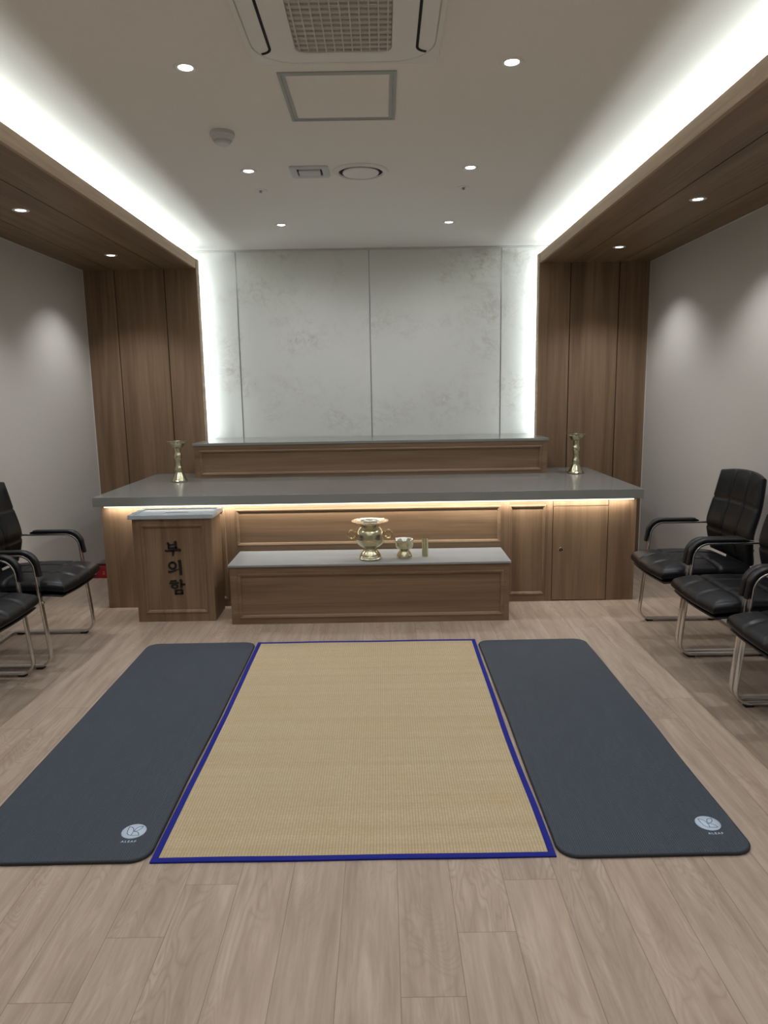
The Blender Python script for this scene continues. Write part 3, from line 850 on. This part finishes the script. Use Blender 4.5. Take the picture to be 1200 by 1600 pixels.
strip('edge_binding', lambda u: (edge_x(-1, Yf(u)), Yf(u)), lambda u: (edge_x(-1, Yf(u))+TW, Yf(u)), TW)
strip('edge_binding', lambda u: (edge_x(1, Yf(u)), Yf(u)), lambda u: (edge_x(1, Yf(u))-TW, Yf(u)), TW)
strip('edge_binding', lambda u: (sx0+(sx1-sx0)*u, sy0-.001+.001*math.sin(u*14)), lambda u: (sx0+(sx1-sx0)*u, sy0+TW-.001+.001*math.sin(u*14)), TW)
strip('edge_binding', lambda u: (sx0+(sx1-sx0)*u, sy1), lambda u: (sx0+(sx1-sx0)*u, sy1-TW), TW)

# ------------------------------------------------------------------ chairs (front towards local +x)
def superq(s, t, n):
    """map the square to a rounded square"""
    return s*math.sqrt(max(0, 1-.5*t*t*n)), t*math.sqrt(max(0, 1-.5*s*s*n))
def cushion(bm, posf, thick_t, thick_b, seams_s, seams_t, ns=64, nt=56, rnd=.35, dent=.012, sw=.045, pw=4.5, puff=.006):
    """closed cushion; posf(s,t) -> (point, normal, side fall); s,t in [-1,1]"""
    top, bot = [], []
    sp = lambda n: [math.sin(PI/2*(2*i/n-1)) for i in range(n+1)]
    S_, T_ = sp(ns), sp(nt)
    for s in S_:
        ra, rb = [], []
        for t_ in T_:
            a, b = superq(s, t_, rnd)
            p, n_ = posf(a, b)
            e = max(abs(s), abs(t_)); es = (1-abs(s)**pw*1.0); et = (1-abs(t_)**pw)
            k = max(0, 1-e**6)**.36
            d = 0
            for q in seams_s: d = max(d, math.exp(-((s-q)/sw)**2))
            for q in seams_t: d = max(d, math.exp(-((t_-q)/sw)**2))
            h = thick_t*k-dent*d*min(1, k*1.4)+puff*(1-d)*k
            ra.append(bm.verts.new(p+n_*h)); rb.append(bm.verts.new(p-n_*thick_b*k))
        top.append(ra); bot.append(rb)
    for g_, fl in ((top, 0), (bot, 1)):
        for i in range(ns):
            for j in range(nt):
                q = (g_[i][j], g_[i+1][j], g_[i+1][j+1], g_[i][j+1])
                f = bm.faces.new(q if not fl else q[::-1]); f.smooth = True
    bmesh.ops.remove_doubles(bm, verts=bm.verts, dist=.0004)
def make_chair(label, group):
    t = thing('armchair', label, 'chair', (0, 0, 0), 0, group)
    HW = .2775
    # seat
    def seat_pos(s, q):
        x = .083+.256*s; y = .250*q
        z = .404+.012*math.cos((x-.05)*4)-.020*max(0, s-.55)**1.5*1.8-.012*max(0, -s)**2
        return Vector((x, y, z)), Vector((0, 0, 1))
    bm = bmesh.new(); cushion(bm, seat_pos, .043, .022, [-.25, .45], [-.34, .34], rnd=.22, dent=.007, sw=.022); link('seat', bm, leather_m, t, smooth=True)
    def pan_pos(s, q):
        x = .080+.244*s; y = .243*q
        return Vector((x, y, .374+.006*math.cos((x-.05)*4)-.014*max(0, s-.55)**1.5*1.8)), Vector((0, 0, 1))
    bm = bmesh.new(); cushion(bm, pan_pos, .008, .014, [], [], 32, 32, .22, 0, pw=8, puff=0); link('seat_pan', bm, pad_m, t, smooth=True)
    # back
    def prof(h):   # h in [-1,1] bottom to top; returns x, z, tangent
        z = .690+.245*h
        x = -.178+.022*math.exp(-((z-.60)/.12)**2)-.135*max(0, z-.62)**1.15-.05*max(0, .52-z)
        return x, z
    def back_pos(h, q):
        x, z = prof(h); x2, z2 = prof(h+.01)
        tn = Vector((x2-x, 0, z2-z)).normalized(); n_ = Vector((tn.z, 0, -tn.x))
        hw = .256-.020*max(0, h)**1.6-.030*max(0, -h-.2)**1.5
        y = hw*q
        p = Vector((x+.030*abs(q)**2.2, y, z-.012*q*q*max(0, h)))
        return p, n_
    bm = bmesh.new(); cushion(bm, back_pos, .026, .024, [-.42, .30], [-.34, .34], rnd=.16, dent=.007, sw=.022); link('backrest', bm, leather_m, t, smooth=True)
    # back bracket between seat and back
    bm = bmesh.new()
    path = fillet([Vector((.02, 0, .358)), Vector((-.175, 0, .362)), Vector((-.205, 0, .52))], .05, 6)
    sweep(bm, path, rrect(.26, .010, .004, 2), up=Vector((0, 1, 0))); link('back_bracket', bm, pad_m, t, auto=40)
    # chrome side loops, flat bar
    for s in (-1, 1):
        raw = [Vector((-.200, s*HW, .600)), Vector((.196, s*HW, .600)), Vector((.251, s*HW, .014)), Vector((-.235, s*HW, .014)), Vector((-.235, s*(HW-.03), .014))]
        path = fillet(raw[:4], [.075, .062], 10)
        bm = bmesh.new(); sweep(bm, path, rrect(.031, .011, .0035, 3), up=Vector((0, 1, 0)))
        link('side_frame', bm, chrome, t, auto=35)
        # pad on the arm
        pp = fillet([Vector((-.078, s*HW, .607)), Vector((-.05, s*HW, .6155)), Vector((.205, s*HW, .6155)), Vector((.2265, s*HW, .490))], [.05, .078], 10)
        n = len(pp); sc = [1-.45*max(0, 1-i/2.0) if i < 2 else (1-.25*max(0, (i-(n-3))/2.0) if i > n-3 else 1) for i in range(n)]
        bm = bmesh.new(); sweep(bm, pp, rrect(.037, .022, .009, 4), up=Vector((0, 1, 0)), smooth=False, scale=sc); link('armrest_pad', bm, pad_m, t, auto=45)
        for x in (.185, -.19):
            bm = bmesh.new(); box(bm, x-.018, x+.018, s*HW-.016, s*HW+.016, 0, .0095, .0015); link('foot_pad', bm, rubber, t)
    # cross bars under the seat
    for x in (.150, -.100):
        bm = bmesh.new(); box(bm, x-.014, x+.014, -.262, .262, .349, .358, .002); link('cross_bar', bm, chrome, t)
    for s in (-1, 1):
        pth = fillet([Vector((-.10, s*.21, .352)), Vector((-.10, s*.262, .352)), Vector((-.10, s*.262, .352+.001))], .0001, 1)
    bm = bmesh.new(); box(bm, -.245, -.221, -.268, .268, .0088, .0192, .003); link('floor_bar', bm, chrome, t)
    for s in (-1, 1):
        bm = bmesh.new(); box(bm, .136, .232, s*.2725-.006, s*.2725+.006, .345, .357, .001); link('seat_arm', bm, chrome, t)
    return t
GL, GR = 'black armchairs along the left wall', 'black armchairs along the right wall'
ch = make_chair('black leather armchair by the left wall, the one nearer the altar counter', GL)
ch.location = (-1.978, 3.825, 0)
spots = [(-2.022, 3.170, 0, 'black leather armchair by the left wall, nearer the camera and cut by the picture edge', GL),
         (1.770, 3.888, PI, 'black leather armchair by the right wall, nearest the altar counter, back fully in view', GR),
         (1.770, 3.292, PI, 'black leather armchair by the right wall, the middle one of three', GR),
         (1.768, 2.690, PI, 'black leather armchair by the right wall, nearest the camera and cut by the picture edge', GR)]
for x, y, rz, lb, gp in spots:
    c = copy_tree(ch); c.location = (x, y, 0); c.rotation_euler = (0, 0, rz); c['label'] = lb; c['group'] = gp

# ------------------------------------------------------------------ red stand in the corner behind the left chair
t = thing('extinguisher_stand', 'red plastic stand on the floor in the corner left of the counter', 'extinguisher stand', (-2.19, 5.44, 0))
bm = bmesh.new()
loft(bm, [rr_ring(0, 0, .22, .10, .012, 0, 4), rr_ring(0, 0, .22, .10, .012, .02, 4), rr_ring(0, .01, .205, .075, .012, .085, 4), rr_ring(0, .012, .19, .06, .01, .09, 4)], 0, True, True)
link('base', bm, red_m, t, auto=40)
bm = bmesh.new()
for x in (.02, .055, .085):
    box(bm, x-.008, x+.008, -.0485, -.044, .030, .036); box(bm, x-.008, x+.008, -.046, -.041, .045, .050)
link('printed_marks', bm, pale_m, t)
bm = bmesh.new(); box(bm, -.10, .10, -.01, .03, .0895, .098, .003); link('top_edge', bm, black_m, t)
